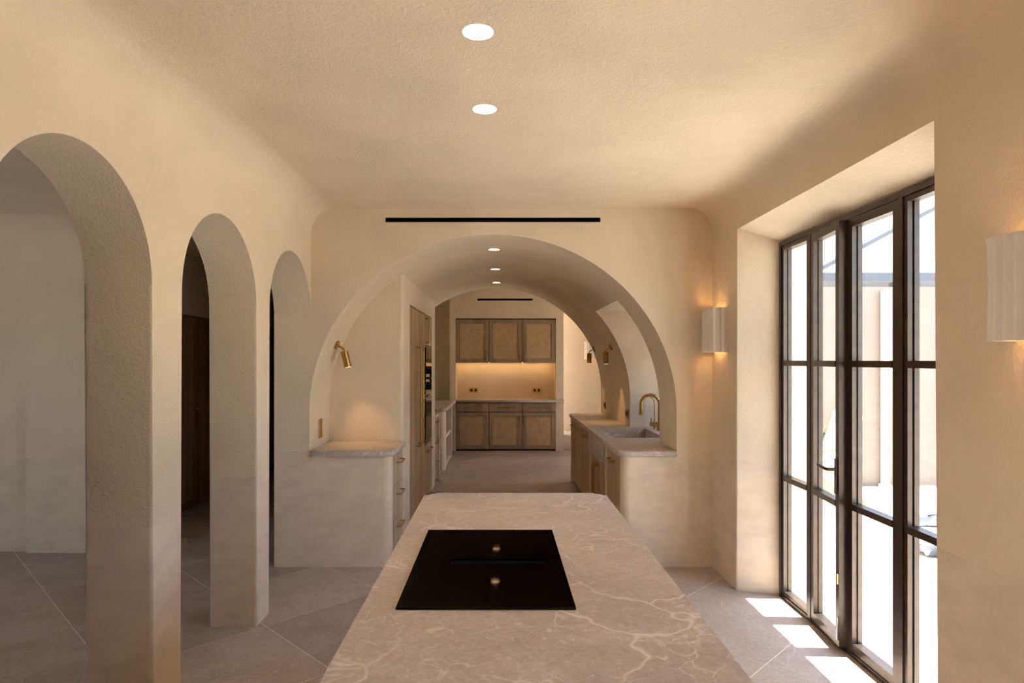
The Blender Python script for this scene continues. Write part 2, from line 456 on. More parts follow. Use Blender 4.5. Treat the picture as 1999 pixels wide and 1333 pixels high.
# left side room and corridor
bmA = bmesh.new()
a0, a1 = -5.35, -3.945           # shallow recess added in the end wall for an arch-shaped patch of light
arcA = arch_pts(a0, a1, 2.2)
ola = [(-6.0, 0), (-6.0, 2.95), (-3.40, 2.95), (-3.40, 0), (a1, 0)] + arcA[::-1] + [(a0, 0)]
loft(bmA, [(x, 5.29, z) for x, z in ola], [(x, 5.33, z) for x, z in ola])
S_(finish('wall_side_room', bmA, 'plaster', None, 35))
S_(B('wall_side_room_backing', 'plaster', (-6.0, -3.40, 5.33, 5.5, 0, 2.95)))
bm = bmesh.new(); rc = .38
pc = [(5.29 - rc * (1 - math.cos(math.pi / 2 * k / 10)) , 2.74 - rc + rc * math.sin(math.pi / 2 * k / 10)) for k in range(11)] + [(5.29, 2.74)]
loft(bm, [(-6.0, y, z) for y, z in pc], [(-3.40, y, z) for y, z in pc])
S_(finish('trim_7', bm, 'plaster', None, 35))
S_(B('wall_corridor', 'plaster', (-4.1, -3.345, 5.5, 9.5, 2.085, 2.95)))
S_(B('wall_corridor_back', 'plaster', (-4.1, -3.95, 5.5, 9.5, 0, 2.085)))
S_(B('wall_corridor_end', 'plaster', (-4.1, XA, 9.5, 9.65, 0, 2.95)))
S_(B('wall_corridor_side', 'plaster', (XA, -1.60, YV, 12.9, 0, 3.1)))
S_(B('ceiling_side_room', 'plaster', (-6.2, XL - .1, Y0 - .2, 9.65, 2.74, 2.98)))
bm = bmesh.new()
o6 = [(Y0 - .2, 0), (Y0 - .2, 2.95), (5.5, 2.95), (5.5, 0), (5.5, 0)]
S_(B('wall_side_window_low', 'plaster', (-6.2, -6.0, Y0 - .2, 5.5, 0, .10)))
S_(B('wall_side_window_high', 'plaster', (-6.2, -6.0, Y0 - .2, 5.5, 2.35, 2.74)))
S_(B('wall_side_window_near', 'plaster', (-6.2, -6.0, Y0 - .2, 2.5, .15, 2.35)))
S_(B('wall_side_window_far', 'plaster', (-6.2, -6.0, 3.6, 5.5, .15, 2.35)))
bm.free()

# rear room
YR = 11.24
S_(B('ceiling_rear_room', 'plaster', (-1.752, 3.4, YV, 13.2, 3.05, 3.2)))
XRR = 3.2
S_(B('wall_rear_right_low', 'plaster', (XRR, XRR + .2, YV, 13.2, 0, .1)))
S_(B('wall_rear_right_high', 'plaster', (XRR, XRR + .2, YV, 13.2, 2.5, 3.05)))
S_(B('wall_rear_right_near', 'plaster', (XRR, XRR + .2, YV, 9.3, .1, 2.5)))
S_(B('wall_rear_right_far', 'plaster', (XRR, XRR + .2, 10.3, 13.2, .1, 2.5)))
S_(B('wall_rear_front', 'plaster', (XO, XRR + .2, YV - .2, YV, 0, 3.05)))
S_(B('wall_rear', 'plaster', (.99, XRR + .2, 12.5, 12.7, 0, 3.05)))
S_(B('floor_step', 'plaster', (1.125, XRR, 11.43, 12.5, 0, .22), None, .01))
S_(B('wall_rear_alcove', 'plaster', (-1.6, -.89, 11.75, 11.95, 0, 3.05)))
# cabinet wall of the rear room: piers, header, splashback
S_(B('wall_rear_header', 'plaster', (-.89, 1.125, YR, 11.95, 2.345, 3.05)))
S_(B('wall_rear_pier_left', 'plaster', (-.89, -.785, YR, 11.95, 0, 2.345)))
S_(B('wall_rear_pier_right', 'plaster', (.99, 1.125, YR, 11.95, 0, 2.345)))
S_(B('wall_rear_splashback', 'plaster', (-.785, .99, 11.75, 11.95, 0, 2.345)))

# ================================================================== HELPERS FOR FITTINGS
def pull(parent, p0, p1, out, r=.006, stand=.035, name='handle', mat='brass'):
    """bar handle with two posts: p0, p1 on the door face, out = outward unit vector"""
    p0, p1, out = Vector(p0), Vector(p1), Vector(out)
    d = (p1 - p0).normalized(); e = r * 2.2
    a, b = p0 + out * stand, p1 + out * stand
    pts = [p0, p0 + out * (stand - e)] + [p0 + out * (stand - e) + out * e * math.sin(t) + d * e * (1 - math.cos(t)) for t in (.5, 1.0, 1.4)]
    pts += [p1 + out * (stand - e) + out * e * math.sin(t) - d * e * (1 - math.cos(t)) for t in (1.4, 1.0, .5)] + [p1 + out * (stand - e), p1]
    return T(name, mat, pts, r, parent, 10)

# ================================================================== ISLAND
isl = root('kitchen_island', (.08, 2.0, 0), 'long stone-topped kitchen island in the foreground with rounded far corners', 'island')
IX0, IX1, IY0, IY1, ZI = -.395, .555, .55, 3.375, .90
p = rounded([(IX0, IY0), (IX1, IY0), (IX1, IY1), (IX0, IY1)], [.06] * 4, 8)
bm = bmesh.new(); loft(bm, [(x, y, ZI - .06) for x, y in p], [(x, y, ZI) for x, y in p], lambda a, b: abs(a.z - b.z) < 1e-6, .022, 4)
top = finish('countertop', bm, 'stone', isl, 40)
boolean_cut(top, [cutter(lambda bm: box(bm, -.285, .205, 1.80, 2.61, ZI - .02, ZI + .05))])
if not top.data.materials: top.data.materials.append(M['stone'])
for q in top.data.polygons: q.use_smooth = True
top.data.set_sharp_from_angle(angle=math.radians(40)); flat_caps(top.data)
slab('body', 'plaster', [(IX0 + .03, IY0 + .03), (IX1 - .03, IY0 + .03), (IX1 - .03, IY1 - .03), (IX0 + .03, IY1 - .03)], [.05] * 4, 0, ZI - .06, isl)
# hob
hob = root('induction_hob', (-.04, 2.2, ZI), 'black glass induction hob with a central extractor slot set into the island', 'hob')
HX0, HX1, HY0, HY1 = -.295, .215, 1.792, 2.617
sx0, sx1, sy0, sy1 = -.168, .156, 2.18, 2.232
bm = bmesh.new()
box(bm, HX0, HX1, HY0, HY1, ZI + .0005, ZI + .007, .0015, 1)
g = finish('glass_plate', bm, 'black_glass', hob, 30)
boolean_cut(g, [cutter(lambda bm: box(bm, sx0, sx1, sy0, sy1, ZI - .02, ZI + .03, .004))])
if not g.data.materials: g.data.materials.append(M['black_glass'])
bm = bmesh.new()
box(bm, sx0 - .004, sx0, sy0 - .004, sy1 + .004, ZI - .018, ZI); box(bm, sx1, sx1 + .004, sy0 - .004, sy1 + .004, ZI - .018, ZI)
box(bm, sx0, sx1, sy0 - .004, sy0, ZI - .018, ZI); box(bm, sx0, sx1, sy1, sy1 + .004, ZI - .018, ZI); box(bm, sx0 - .004, sx1 + .004, sy0 - .004, sy1 + .004, ZI - .019, ZI - .016)
ex = finish('extractor_slot', bm, 'black', hob)
B('filter_bar', 'steel', (sx0 + .004, sx1 - .004, 2.204, 2.209, ZI - .014, ZI - .004), ex)

# ================================================================== LEFT NICHE COUNTER
tag(slab('stone_worktop', 'stone', [(-1.475, 4.905), (-.815, 4.905), (-.815, 5.51), (-1.475, 5.51)], [.02, .10, 0, 0], .857, .902, None, .014, 40),
    'small stone worktop in the left niche of the arch with a rounded corner', 'worktop')
dc = root('drawer_cabinet', (-1.1, 5.25, 0), 'pale oak unit of three drawers under the left niche worktop', 'cabinet')
B('body', 'oak_pale', (-1.46, -.865, 5.01, 5.505, .06, .855), dc)
B('plinth', 'seam', (-1.46, -.89, 5.01, 5.505, 0, .06), dc)
for z0, z1 in ((.595, .850), (.330, .590), (.065, .325)):
    d = B('drawer', 'oak_pale', (-.865, -.842, 5.012, 5.50, z0, z1), dc, .0015, 1)
    zz = z1 - .075 if z1 > .8 else z1 - .07
    pull(d, (-.842, 5.16, zz), (-.842, 5.36, zz), (1, 0, 0), .006, .042)

# ================================================================== FRIDGE AND OVEN TOWER
fr = root('fridge_cabinet', (-1.15, 6.52, 0), 'tall oak-fronted double fridge cabinet with two long brass handles', 'cabinet')
B('body', 'oak', (-1.10, -.875, 5.925, 7.125, .02, 2.12), fr)
for y0, y1, hy in ((5.93, 6.522, 6.44), (6.527, 7.12, 6.61)):
    d = B('door', 'oak', (-.875, -.845, y0, y1, .05, 2.112), fr, .002, 1)
    pull(d, (-.845, hy, .74), (-.845, hy, 1.74), (1, 0, 0), .009, .05)
tw = root('oven_cabinet', (-1.15, 7.47, 0), 'tall oak oven housing between the fridge doors and the plaster pier', 'cabinet')
bm = bmesh.new()
box(bm, -1.10, -1.085, 7.13, 7.815, .02, 2.12)
for y0, y1 in ((7.13, 7.148), (7.797, 7.815)): box(bm, -1.085, -.875, y0, y1, .02, 2.12)
for z0, z1 in ((.02, .06), (.628, .645), (1.185, 1.2), (1.765, 1.785), (2.10, 2.12)): box(bm, -1.085, -.875, 7.148, 7.797, z0, z1)
finish('carcass', bm, 'oak', tw)
d = B('door', 'oak', (-.875, -.845, 7.135, 7.81, 1.775, 2.112), tw, .002, 1); pull(d, (-.845, 7.22, 1.80), (-.845, 7.22, 2.08), (1, 0, 0), .007, .04)
d = B('door', 'oak', (-.875, -.845, 7.135, 7.81, .05, .635), tw, .002, 1); pull(d, (-.845, 7.25, .56), (-.845, 7.65, .56), (1, 0, 0), .007, .045)
def oven(name, z0, z1, label):
    ov = root(name, (-1.15, 7.47, z0), label, 'oven')
    B('body', 'steel', (-1.08, -.875, 7.155, 7.79, z0, z1 - .004), ov)
    B('trim', 'steel', (-.875, -.85, 7.15, 7.795, z0 + .003, z1 - .004), ov, .002, 1)
    B('glass_door', 'oven_glass', (-.85, -.838, 7.19, 7.79, z0 + .012, z1 - .012), ov, .002, 1)
    B('display', 'black', (-.85, -.836, 7.155, 7.186, z0 + .18, z1 - .18), ov)
    return ov
ov1 = oven('steam_oven', 1.203, 1.762, 'upper mirrored-glass oven in the tall oak housing')
ov2 = oven('wall_oven', .648, 1.182, 'lower mirrored-glass oven in the tall oak housing')
# upper oven door: black lever, with bar and knobs modelled from a reflection
hb = T('handle', 'black', [(-.80, 7.33, 1.16 + .12), (-.80, 7.33, 1.16 + .34)], .012, ov1)
hb.name = 'handle'
for z in (1.29, 1.33, 1.47, 1.51):
    T('knob', 'black', [(-.838, 7.33, z), (-.79, 7.33, z)], .026, ov1)
T('lever', 'black', [(-.838, 7.33, 1.40), (-.80, 7.33, 1.40), (-.80, 7.22, 1.395)], .012, ov1)

# ================================================================== DRAWERS AND L COUNTER IN THE REAR ROOM
rd = root('drawer_cabinet', (-1.1, 8.4, 0), 'oak three-drawer unit beyond the tall oven housing', 'cabinet')
B('body', 'oak', (-1.46, -.865, 8.205, 8.56, .04, .855), rd)
B('end_panel', 'plaster', (-1.46, -.82, 8.56, 8.60, 0, .885), rd)
B('top', 'plaster', (-1.46, -.83, 8.205, 8.56, .857, .885), rd)
for z0, z1 in ((.59, .85), (.32, .585), (.045, .315)):
    d = B('drawer', 'oak', (-.865, -.845, 8.21, 8.555, z0, z1), rd, .0015, 1)
    pull(d, (-.845, 8.27, z1 - .06), (-.845, 8.49, z1 - .06), (1, 0, 0), .006, .038)
lc = root('open_shelf_unit', (-1.15, 10.1, 0), 'plaster corner unit with open shelves under the rear worktop', 'shelf')
bm = bmesh.new()
slp = rounded([(-1.59, 9.2), (-.80, 9.2), (-.80, 9.42), (-1.59, 9.42)], [0, .08, 0, 0])
loft(bm, [(x, y, 0) for x, y in slp], [(x, y, .856) for x, y in slp])
finish('end_panel', bm, 'plaster', lc, 35)
B('back', 'plaster', (-1.59, -1.35, 9.42, 11.1, 0, .856), lc)
B('post', 'plaster', (-1.35, -.80, 10.50, 10.62, 0, .856), lc)
for z in (.0, .42): B('shelf', 'plaster', (-1.35, -.82, 9.42, 10.50, z, z + .045), lc)
tag(slab('stone_worktop', 'stone', [(-1.59, 9.17), (-.775, 9.17), (-.775, 11.19), (-1.59, 11.19)], [0, .10, 0, 0], .858, .902, None, .014, 40),
    'stone worktop on the plaster corner unit left of the rear cabinets', 'worktop')
tag(slab('stone_worktop', 'stone', [(-.785, 11.195), (1.13, 11.195), (1.13, 11.238), (.985, 11.238), (.985, 11.745), (-.78, 11.745), (-.78, 11.238), (-.785, 11.238)], [0] * 8, .858, .902, None, 0, 40),
    'long stone worktop over the rattan-fronted rear cabinets', 'worktop')

# ================================================================== REAR CABINETS
W3 = (.99 + .785) / 3
pl = ('left', 'middle', 'right')
def framed_door(parent, x0, x1, y, z0, z1, st=.075, hx=None, hz=None):
    d = bmesh.new()
    box(d, x0, x0 + st, y - .022, y, z0, z1); box(d, x1 - st, x1, y - .022, y, z0, z1)
    box(d, x0 + st, x1 - st, y - .022, y, z0, z0 + st); box(d, x0 + st, x1 - st, y - .022, y, z1 - st, z1)
    o = finish('door', d, 'oak_grey', parent)
    B('rattan_panel', 'rattan', (x0 + st, x1 - st, y - .006, y - .002, z0 + st, z1 - st), o)
    if hx is not None: pull(o, (hx, y - .022, hz[0]), (hx, y - .022, hz[1]), (0, -1, 0), .0075, .038)
    return o
for k in range(3):
    x0 = -.785 + W3 * k + .004; x1 = x0 + W3 - .008; xm = (x0 + x1) / 2
    hx = x0 + .038 if k == 2 else x1 - .035
    lo = root('base_cabinet', (xm, 11.45, 0), f'{pl[k]} oak base cabinet with a drawer and rattan door in the rear room', 'cabinet', 'rear base cabinets')
    B('body', 'seam', (x0, x1, YR + .024, 11.74, .03, .855), lo)
    B('plinth', 'gap', (x0, x1, YR + .04, 11.74, 0, .03), lo)
    d = B('drawer', 'oak_grey', (x0, x1, YR + .001, YR + .024, .69, .848), lo, .0015, 1)
    pull(d, (xm - .14, YR + .001, .772), (xm + .14, YR + .001, .772), (0, -1, 0), .0075, .038)
    framed_door(lo, x0, x1, YR + .024, .03, .682, .07, hx, (.46, .61))
    up = root('upper_cabinet', (xm, 11.45, 1.555), f'{pl[k]} oak wall cabinet with a rattan door above the lit splashback', 'cabinet', 'rear wall cabinets')
    B('body', 'seam', (x0, x1, YR + .034, 11.70, 1.578, 2.325), up)
    framed_door(up, x0, x1, YR + .034, 1.558, 2.325, .07, hx, (1.60, 1.75))
ls = root('light_strip', (.1, 11.6, 1.545), 'warm linear light under the rear wall cabinets', 'light')
B('channel', 'brass', (-.75, .95, 11.60, 11.64, 1.567, 1.577), ls)
B('diffuser', 'led', (-.74, .94, 11.605, 11.635, 1.562, 1.567), ls)
# brass sockets
def socket(name, c, u, out, label, wdt=.165, hgt=.085, group=None, dark='black'):
    c, u, out = Vector(c), Vector(u), Vector(out); r = root(name, c, label, 'socket', group)
    v = out.cross(u).normalized(); bm = bmesh.new(); box(bm, -wdt / 2, wdt / 2, -hgt / 2, hgt / 2, 0, .008, .0015, 1)
    mtx = Matrix((u, v, out)).transposed().to_4x4(); mtx.translation = c
    bm.transform(mtx); finish('plate', bm, 'brass_bright' if c.y > 11 else 'brass', r)
    for s in (-1, 1):
        q = c + u * s * wdt * .21
        T('outlet', dark, [q + out * .0075, q + out * .0095], hgt * .27, r, 16)
    return r
for xx, sd in ((-.49, 'left'), (.68, 'right')):
    socket('wall_socket', (xx, 11.749, 1.05), (1, 0, 0), (0, -1, 0), f'{sd} brass double socket on the lit splashback', .18, .095, 'splashback sockets')
socket('wall_socket', (-1.478, 5.22, 1.045), (0, 0, 1), (1, 0, 0), 'upright brass socket plate beside the left niche worktop', .155, .082, None, 'brass')
socket('wall_socket', (1.370, 6.84, 1.03), (0, 1, 0), (-1, 0, 0), 'brass socket on the vault wall nearest the sink recess', .16, .09)
socket('wall_socket', (1.370, 8.28, 1.02), (0, 1, 0), (-1, 0, 0), 'brass socket on the vault wall at the far end of the sink worktop', .16, .09)

# ================================================================== SINK RUN
wt = slab('stone_worktop', 'stone', [(1.368, 4.905), (1.368, 5.463), (1.975, 5.463), (1.975, 6.687), (1.368, 6.687), (1.368, 8.47), (.915, 8.47), (.915, 4.905)], [0, 0, 0, 0, 0, 0, .10, .10], .857, .902, None, .014, 40)
tag(wt, 'long stone worktop with a sink cut-out under the right side of the vault', 'worktop')
SX0, SX1, SY0, SY1 = 1.035, 1.50, 5.75, 6.56
boolean_cut(wt, [cutter(lambda bm: box(bm, SX0, SX1, SY0, SY1, .7, 1.0))])
if not wt.data.materials: wt.data.materials.append(M['stone'])
for q in wt.data.polygons: q.use_smooth = True
wt.data.set_sharp_from_angle(angle=math.radians(40)); flat_caps(wt.data)
sk_ = root('stone_sink', (1.25, 6.15, .65), 'stone farmhouse sink with a deep apron front set into the worktop', 'sink')
bm = bmesh.new(); t = .025
box(bm, SX0 - t, SX0, SY0 - t, SY1 + t, .66, .856); box(bm, SX1, SX1 + t, SY0 - t, SY1 + t, .66, .856)
box(bm, SX0, SX1, SY0 - t, SY0, .66, .856); box(bm, SX0, SX1, SY1, SY1 + t, .66, .856); box(bm, SX0, SX1, SY0, SY1, .66, .69)
finish('basin', bm, 'stone', sk_)
B('apron', 'stone', (.928, 1.005, 5.70, 6.66, .655, .856), sk_, .006)
T('drain', 'brass', [(1.27, 6.15, .69), (1.27, 6.15, .694)], .04, sk_, 20)
FX = .945
def base_unit(y0, y1, label, handle, tall=False, zt=.85, doors=1):
    r = root('base_cabinet', ((FX + 1.36) / 2, (y0 + y1) / 2, 0), label, 'cabinet')
    B('body', 'seam', (FX + .024, 1.36, y0, y1, .07, zt), r); B('plinth', 'seam', (FX + .05, 1.36, y0, y1, 0, .07), r)
    wd = (y1 - y0) / doors
    for k in range(doors):
        a, b = y0 + wd * k + .002, y0 + wd * (k + 1) - .002
        d = B('door', 'oak', (FX, FX + .024, a, b, .07, zt), r, .0015, 1)
        if handle == 'h': pull(d, (FX, (a + b) / 2 - .09, zt - .075), (FX, (a + b) / 2 + .09, zt - .075), (-1, 0, 0), .006, .042)
        else:
            hy = b - .045 if k == 0 else a + .045
            pull(d, (FX, hy, .12), (FX, hy, zt - .055), (-1, 0, 0), .008, .045)
    return r
base_unit(5.01, 5.60, 'oak base cabinet nearest the arch on the sink side', 'h')
base_unit(5.72, 6.60, 'oak double-door cabinet under the stone sink with tall brass handles', 'v', True, .65, 2)
base_unit(6.70, 7.24, 'oak base cabinet just beyond the sink apron', 'h')
base_unit(7.244, 7.80, 'oak base cabinet second beyond the sink apron', 'h')
base_unit(7.804, 8.36, 'oak base cabinet at the far end of the sink worktop', 'h')
for n_, (a, b, zt) in enumerate(((5.602, 5.70, .655), (6.602, 6.698, .655), (8.362, 8.44, .855))):
    S_(B('trim_%d' % (n_ + 1), 'plaster', (FX - .004, 1.36, a, b, 0, zt)))
# filler behind apron ends
S_(B('trim_4', 'plaster', (FX + .0, 1.36, 5.602, 5.698, .657, .855)))
S_(B('trim_5', 'plaster', (FX + .0, 1.36, 6.662, 6.698, .657, .855)))

# taps
def tap(name, x, y, h, reach, r, label, lever):
    t = root(name, (x, y, .902), label, 'tap')
    T('base', 'brass', [(x, y, .902), (x, y, .906), (x, y, .985)], [r * 1.75, r * 1.75, r * 1.75], t, 18)
    pts = [(x, y, .98), (x, y, .902 + h - reach / 2)]
    for k in range(1, 13):
        q = math.pi * k / 12; pts.append((x - reach / 2 + reach / 2 * math.cos(q), y, .902 + h - reach / 2 + reach / 2 * math.sin(q)))
    pts.append((x - reach, y, .902 + h - reach / 2 - h * .22))
    T('spout', 'brass', pts, r, t, 14)
    if lever:
        T('spray_head', 'brass', [(x - reach, y, .902 + h - reach / 2 - h * .14), (x - reach, y, .902 + h - reach / 2 - h * .30)], r * 1.2, t, 14)
        T('valve_body', 'brass', [(x + .02, y, .965), (x - .095, y, .965)], r * 1.35, t, 14)
        T('lever', 'brass', [(x - .085, y, .965), (x - .09, y - .03, 1.0), (x - .092, y - .04, 1.03)], r * .4, t, 10)
        T('spray_lever', 'brass', [(x - .05, y, .955), (x - .055, y, .92)], r * .45, t, 10)
    return t
tap('kitchen_tap', 1.595, 6.35, .355, .185, .016, 'brushed brass swan-neck kitchen tap at the stone sink', True)
tap('filter_tap', 1.60, 6.58, .33, .14, .006, 'slim brass filter tap behind the main kitchen tap', False)

# ================================================================== LIGHT FITTINGS
def downlight(x, y, z, r, label, power, lens):
    d = root('downlight', (x, y, z), label, 'downlight', 'recessed ceiling downlights')
    bm = bmesh.new(); seg = 28
    prof = [(r * .995, .002), (r * .95, .014), (r * .86, .030)]
    rings = [[bm.verts.new((x + a * math.cos(2 * math.pi * k / seg), y + a * math.sin(2 * math.pi * k / seg), z + h)) for k in range(seg)] for a, h in prof]
    for i in range(2):
        for k in range(seg): bm.faces.new((rings[i][k], rings[i][(k + 1) % seg], rings[i + 1][(k + 1) % seg], rings[i + 1][k]))
    finish('reflector', bm, 'white', d, 60)
    T('lens', lens, [(x, y, z + .024), (x, y, z + .030)], r * .86, d, 28)
    lamp('downlight_lamp', 'SPOT', (x, y, z + .02), power, d, (1, .82, .6), spot_size=math.radians(80), spot_blend=.6, shadow_soft_size=.03)
downlight(*DL[0], 'recessed round downlight in the flat ceiling nearest the viewer', 2, 'lens')
downlight(*DL[1], 'recessed round downlight in the flat ceiling nearer the arch', 2, 'lens')
for (x, y, _), lb in zip(VL, ('nearest the arch', 'at mid passage', 'at the far end')):
    downlight(x, y, ZV - .001, .048, f'recessed downlight in the vault {lb}', .8, 'lens_dim')

def sconce(x, y, z, nx, ny, label, power, hgt=.325, half=.145, dep=.105):
    """fluted half-drum wall light, open at top and bottom; (nx, ny) points away from the wall"""
    s = root('wall_sconce', (x, y, z), label, 'wall light', 'fluted ceramic wall lights')
    tx, ty = -ny, nx; npt = 132
    def base_path():
        rc = .055; pts = []; st_ = dep - rc; fl = 2 * (half - rc); qa = rc * math.pi / 2; tot = 2 * st_ + fl + 2 * qa
        for k in range(npt + 1):
            l = tot * k / npt
            if l < st_: u, v, a, b = half, l, 1, 0
            elif l < st_ + qa: q = (l - st_) / rc; u, v, a, b = half - rc + rc * math.cos(q), st_ + rc * math.sin(q), math.cos(q), math.sin(q)
            elif l < st_ + qa + fl: u, v, a, b = half - rc - (l - st_ - qa), dep, 0, 1
            elif l < st_ + 2 * qa + fl: q = (l - st_ - qa - fl) / rc; u, v, a, b = -(half - rc) - rc * math.sin(q), st_ + rc * math.cos(q), -math.sin(q), math.cos(q)
            else: u, v, a, b = -half, max(0, tot - l), -1, 0
            fade = min(1, l / .02, (tot - l) / .02)
            pts.append((u, v, a, b, fade * (.012 * abs(math.sin(math.pi * l / tot * 11)) - .008)))
        return pts
    bp = base_path()
    def ring(off, zz, sc):
        out = []
        for u, v, a, b, f in bp:
            d = f - off; uu = (u + a * d) * sc; vv = max(.0005, (v + b * d) * sc)
            out.append((x + tx * uu + nx * vv, y + ty * uu + ny * vv, zz))
        return out
    bm = bmesh.new(); zs = [0, .02, hgt * .5, hgt - .02, hgt]
    scs = [1.0, 1.0, .985, 1.0, 1.03]
    vo = [[bm.verts.new(p) for p in ring(0, z + h, c)] for h, c in zip(zs, scs)]
    vi = [[bm.verts.new(p) for p in ring(.014, z + h, c)] for h, c in zip(zs, scs)]
    for i in range(len(zs) - 1):
        for k in range(npt):
            bm.faces.new((vo[i][k], vo[i][k + 1], vo[i + 1][k + 1], vo[i + 1][k])); bm.faces.new((vi[i][k], vi[i + 1][k], vi[i + 1][k + 1], vi[i][k + 1]))
    for i in (0, -1):
        for k in range(npt): bm.faces.new((vo[i][k], vi[i][k], vi[i][k + 1], vo[i][k + 1]))
    for k in (0, npt):
        for i in range(len(zs) - 1): bm.faces.new((vo[i][k], vo[i + 1][k], vi[i + 1][k], vi[i][k]))
    finish('shade', bm, 'ceramic', s, 60)
    cx, cy = x + nx * .045, y + ny * .045
    bm = bmesh.new()
    box(bm, min(x + nx * .0, cx) if nx else x - .03, max(x, cx) if nx else x + .03, min(y, cy) if ny else y - .03, max(y, cy) if ny else y + .03, z + hgt * .46, z + hgt * .54)
    finish('lamp_holder', bm, 'white', s)
    T('bulb', 'bulb', [(cx, cy, z + hgt * .30), (cx, cy, z + hgt * .46)], .012, s, 10)
    T('bulb', 'bulb', [(cx, cy, z + hgt * .54), (cx, cy, z + hgt * .70)], .012, s, 10)
    for zz in (.34, .66): lamp('sconce_lamp', 'POINT', (cx, cy, z + hgt * zz), power, s, WARM, shadow_soft_size=.015)
sconce(XR, 4.755, 1.665, -1, 0, 'fluted ceramic wall light between the window recess and the arch wall', 2.0)
sconce(XR, 1.90, 1.665, -1, 0, 'fluted ceramic wall light nearest the viewer at the right edge', 2.0)
sconce(1.83, 12.499, 1.62, 0, -1, 'small-looking fluted ceramic wall light on the far rear room wall', .5, .35, .17, .11)

def spot(px_, py, pz, out, aim, label, power):
    p = Vector((px_, py, pz)); out = Vector(out).normalized(); aim = Vector(aim).normalized()
    s = root('spot_light', p, label, 'wall light', 'brass wall spotlights')
    T('mount', 'brass', [p, p + out * .018], .038, s, 22)
    j = p + out * .07 + Vector((0, 0, -.008))
    T('arm', 'brass', [p + out * .012, j, j + aim * .03], .009, s, 10)
    bm = bmesh.new(); a = j + aim * .02; b = j + aim * .155
    tube(bm, [a, b], .031, 24); hd = finish('head', bm, 'brass', s, 40)
    T('lamp_lens', 'bulb', [b + aim * .0005, b + aim * .002], .024, hd, 20)
    l = lamp('spot_lamp', 'SPOT', b + aim * .01, power, s, WARM, spot_size=math.radians(70), spot_blend=.8, shadow_soft_size=.02)
    l.rotation_mode = 'QUATERNION'; l.rotation_quaternion = aim.to_track_quat('-Z', 'Y')
def vault_x(z, side): return CX + side * RA * math.sqrt(max(0, 1 - ((z - ZS) / RB) ** 2))
def vnorm(x, z): return Vector((-(x - CX) / RA ** 2, 0, -(z - ZS) / RB ** 2)).normalized()
zz = 1.735; xx = vault_x(zz, -1); spot(xx, 5.30, zz, vnorm(xx, zz), (.22, .05, -1), 'brass spotlight over the left niche worktop', 2.5)
zz = 1.755; xx = vault_x(zz, 1); spot(xx, 7.15, zz, vnorm(xx, zz), (.04, 0, -1), 'brass spotlight on the right vault wall nearer the sink recess', 2.5)
spot(xx, 8.45, zz, vnorm(xx, zz), (.0, 0, -1), 'brass spotlight on the right vault wall at the far end', 2.5)

# air vents
def vent(x0, x1, y, z0, z1, label, depth):
    v = root('air_vent', ((x0 + x1) / 2, y, z0), label, 'vent')
    bm = bmesh.new()
    box(bm, x0 + .001, x1 - .001, y + depth - .01, y + depth, z0 + .001, z1 - .001)
    for a, b in ((z0 + .001, z0 + .004), (z1 - .004, z1 - .001)): box(bm, x0 + .001, x1 - .001, y + .002, y + depth - .01, a, b)
    for a, b in ((x0 + .001, x0 + .004), (x1 - .004, x1 - .001)): box(bm, a, b, y + .002, y + depth - .01, z0 + .004, z1 - .004)
    finish('housing', bm, 'black', v)
    B('vane', 'black', (x0 + .005, x1 - .005, y + .03, y + .05, (z0 + z1) / 2 - .002, (z0 + z1) / 2 + .002), v)
vent(-.89, .78, YB, 2.676, 2.712, 'long black linear air vent above the big arch', .088)
boolean_cut(bpy.data.objects['wall_rear_header'], [cutter(lambda bm: box(bm, -.40, .58, YR - .05, YR + .09, 2.66, 2.695))])
if not bpy.data.objects['wall_rear_header'].data.materials: bpy.data.objects['wall_rear_header'].data.materials.append(M['plaster'])
vent(-.40, .58, YR, 2.66, 2.695, 'short black linear air vent above the rear wall cabinets', .088)

# ================================================================== STEEL WINDOW DOORS
ZW = (1.585, .81)
def sash(parent, name, y0, y1, z0, z1, x, st=.05, dep=.055, bars=ZW, pane_mat='glass'):
    bm = bmesh.new()
    for a, b in ((y0, y0 + st), (y1 - st, y1)): box(bm, x - dep / 2, x + dep / 2, a, b, z0, z1)
    for a, b in ((z0, z0 + st), (z1 - st, z1)): box(bm, x - dep / 2, x + dep / 2, y0 + st, y1 - st, a, b)
    for a, b in ((y0 + st, y0 + st + .008), (y1 - st - .008, y1 - st)): box(bm, x, x + dep / 2 - .004, a, b, z0 + st, z1 - st)   # glazing beads
    f = finish(name, bm, 'dark_bronze', parent)
    lv = [z0 + st] + sorted(bars) + [z1 - st]
    for zc in sorted(bars): B('glazing_bar', 'dark_bronze', (x - dep / 2 - .004, x + dep / 2 - .006, y0 + st, y1 - st, zc - .017, zc + .017), f)
    for k in range(len(lv) - 1):
        a = lv[k] + (.017 if k else 0); b = lv[k + 1] - (.017 if k < len(lv) - 2 else 0)
        B('pane', pane_mat, (x + .004, x + .010, y0 + st, y1 - st, a, b), f)
    return f
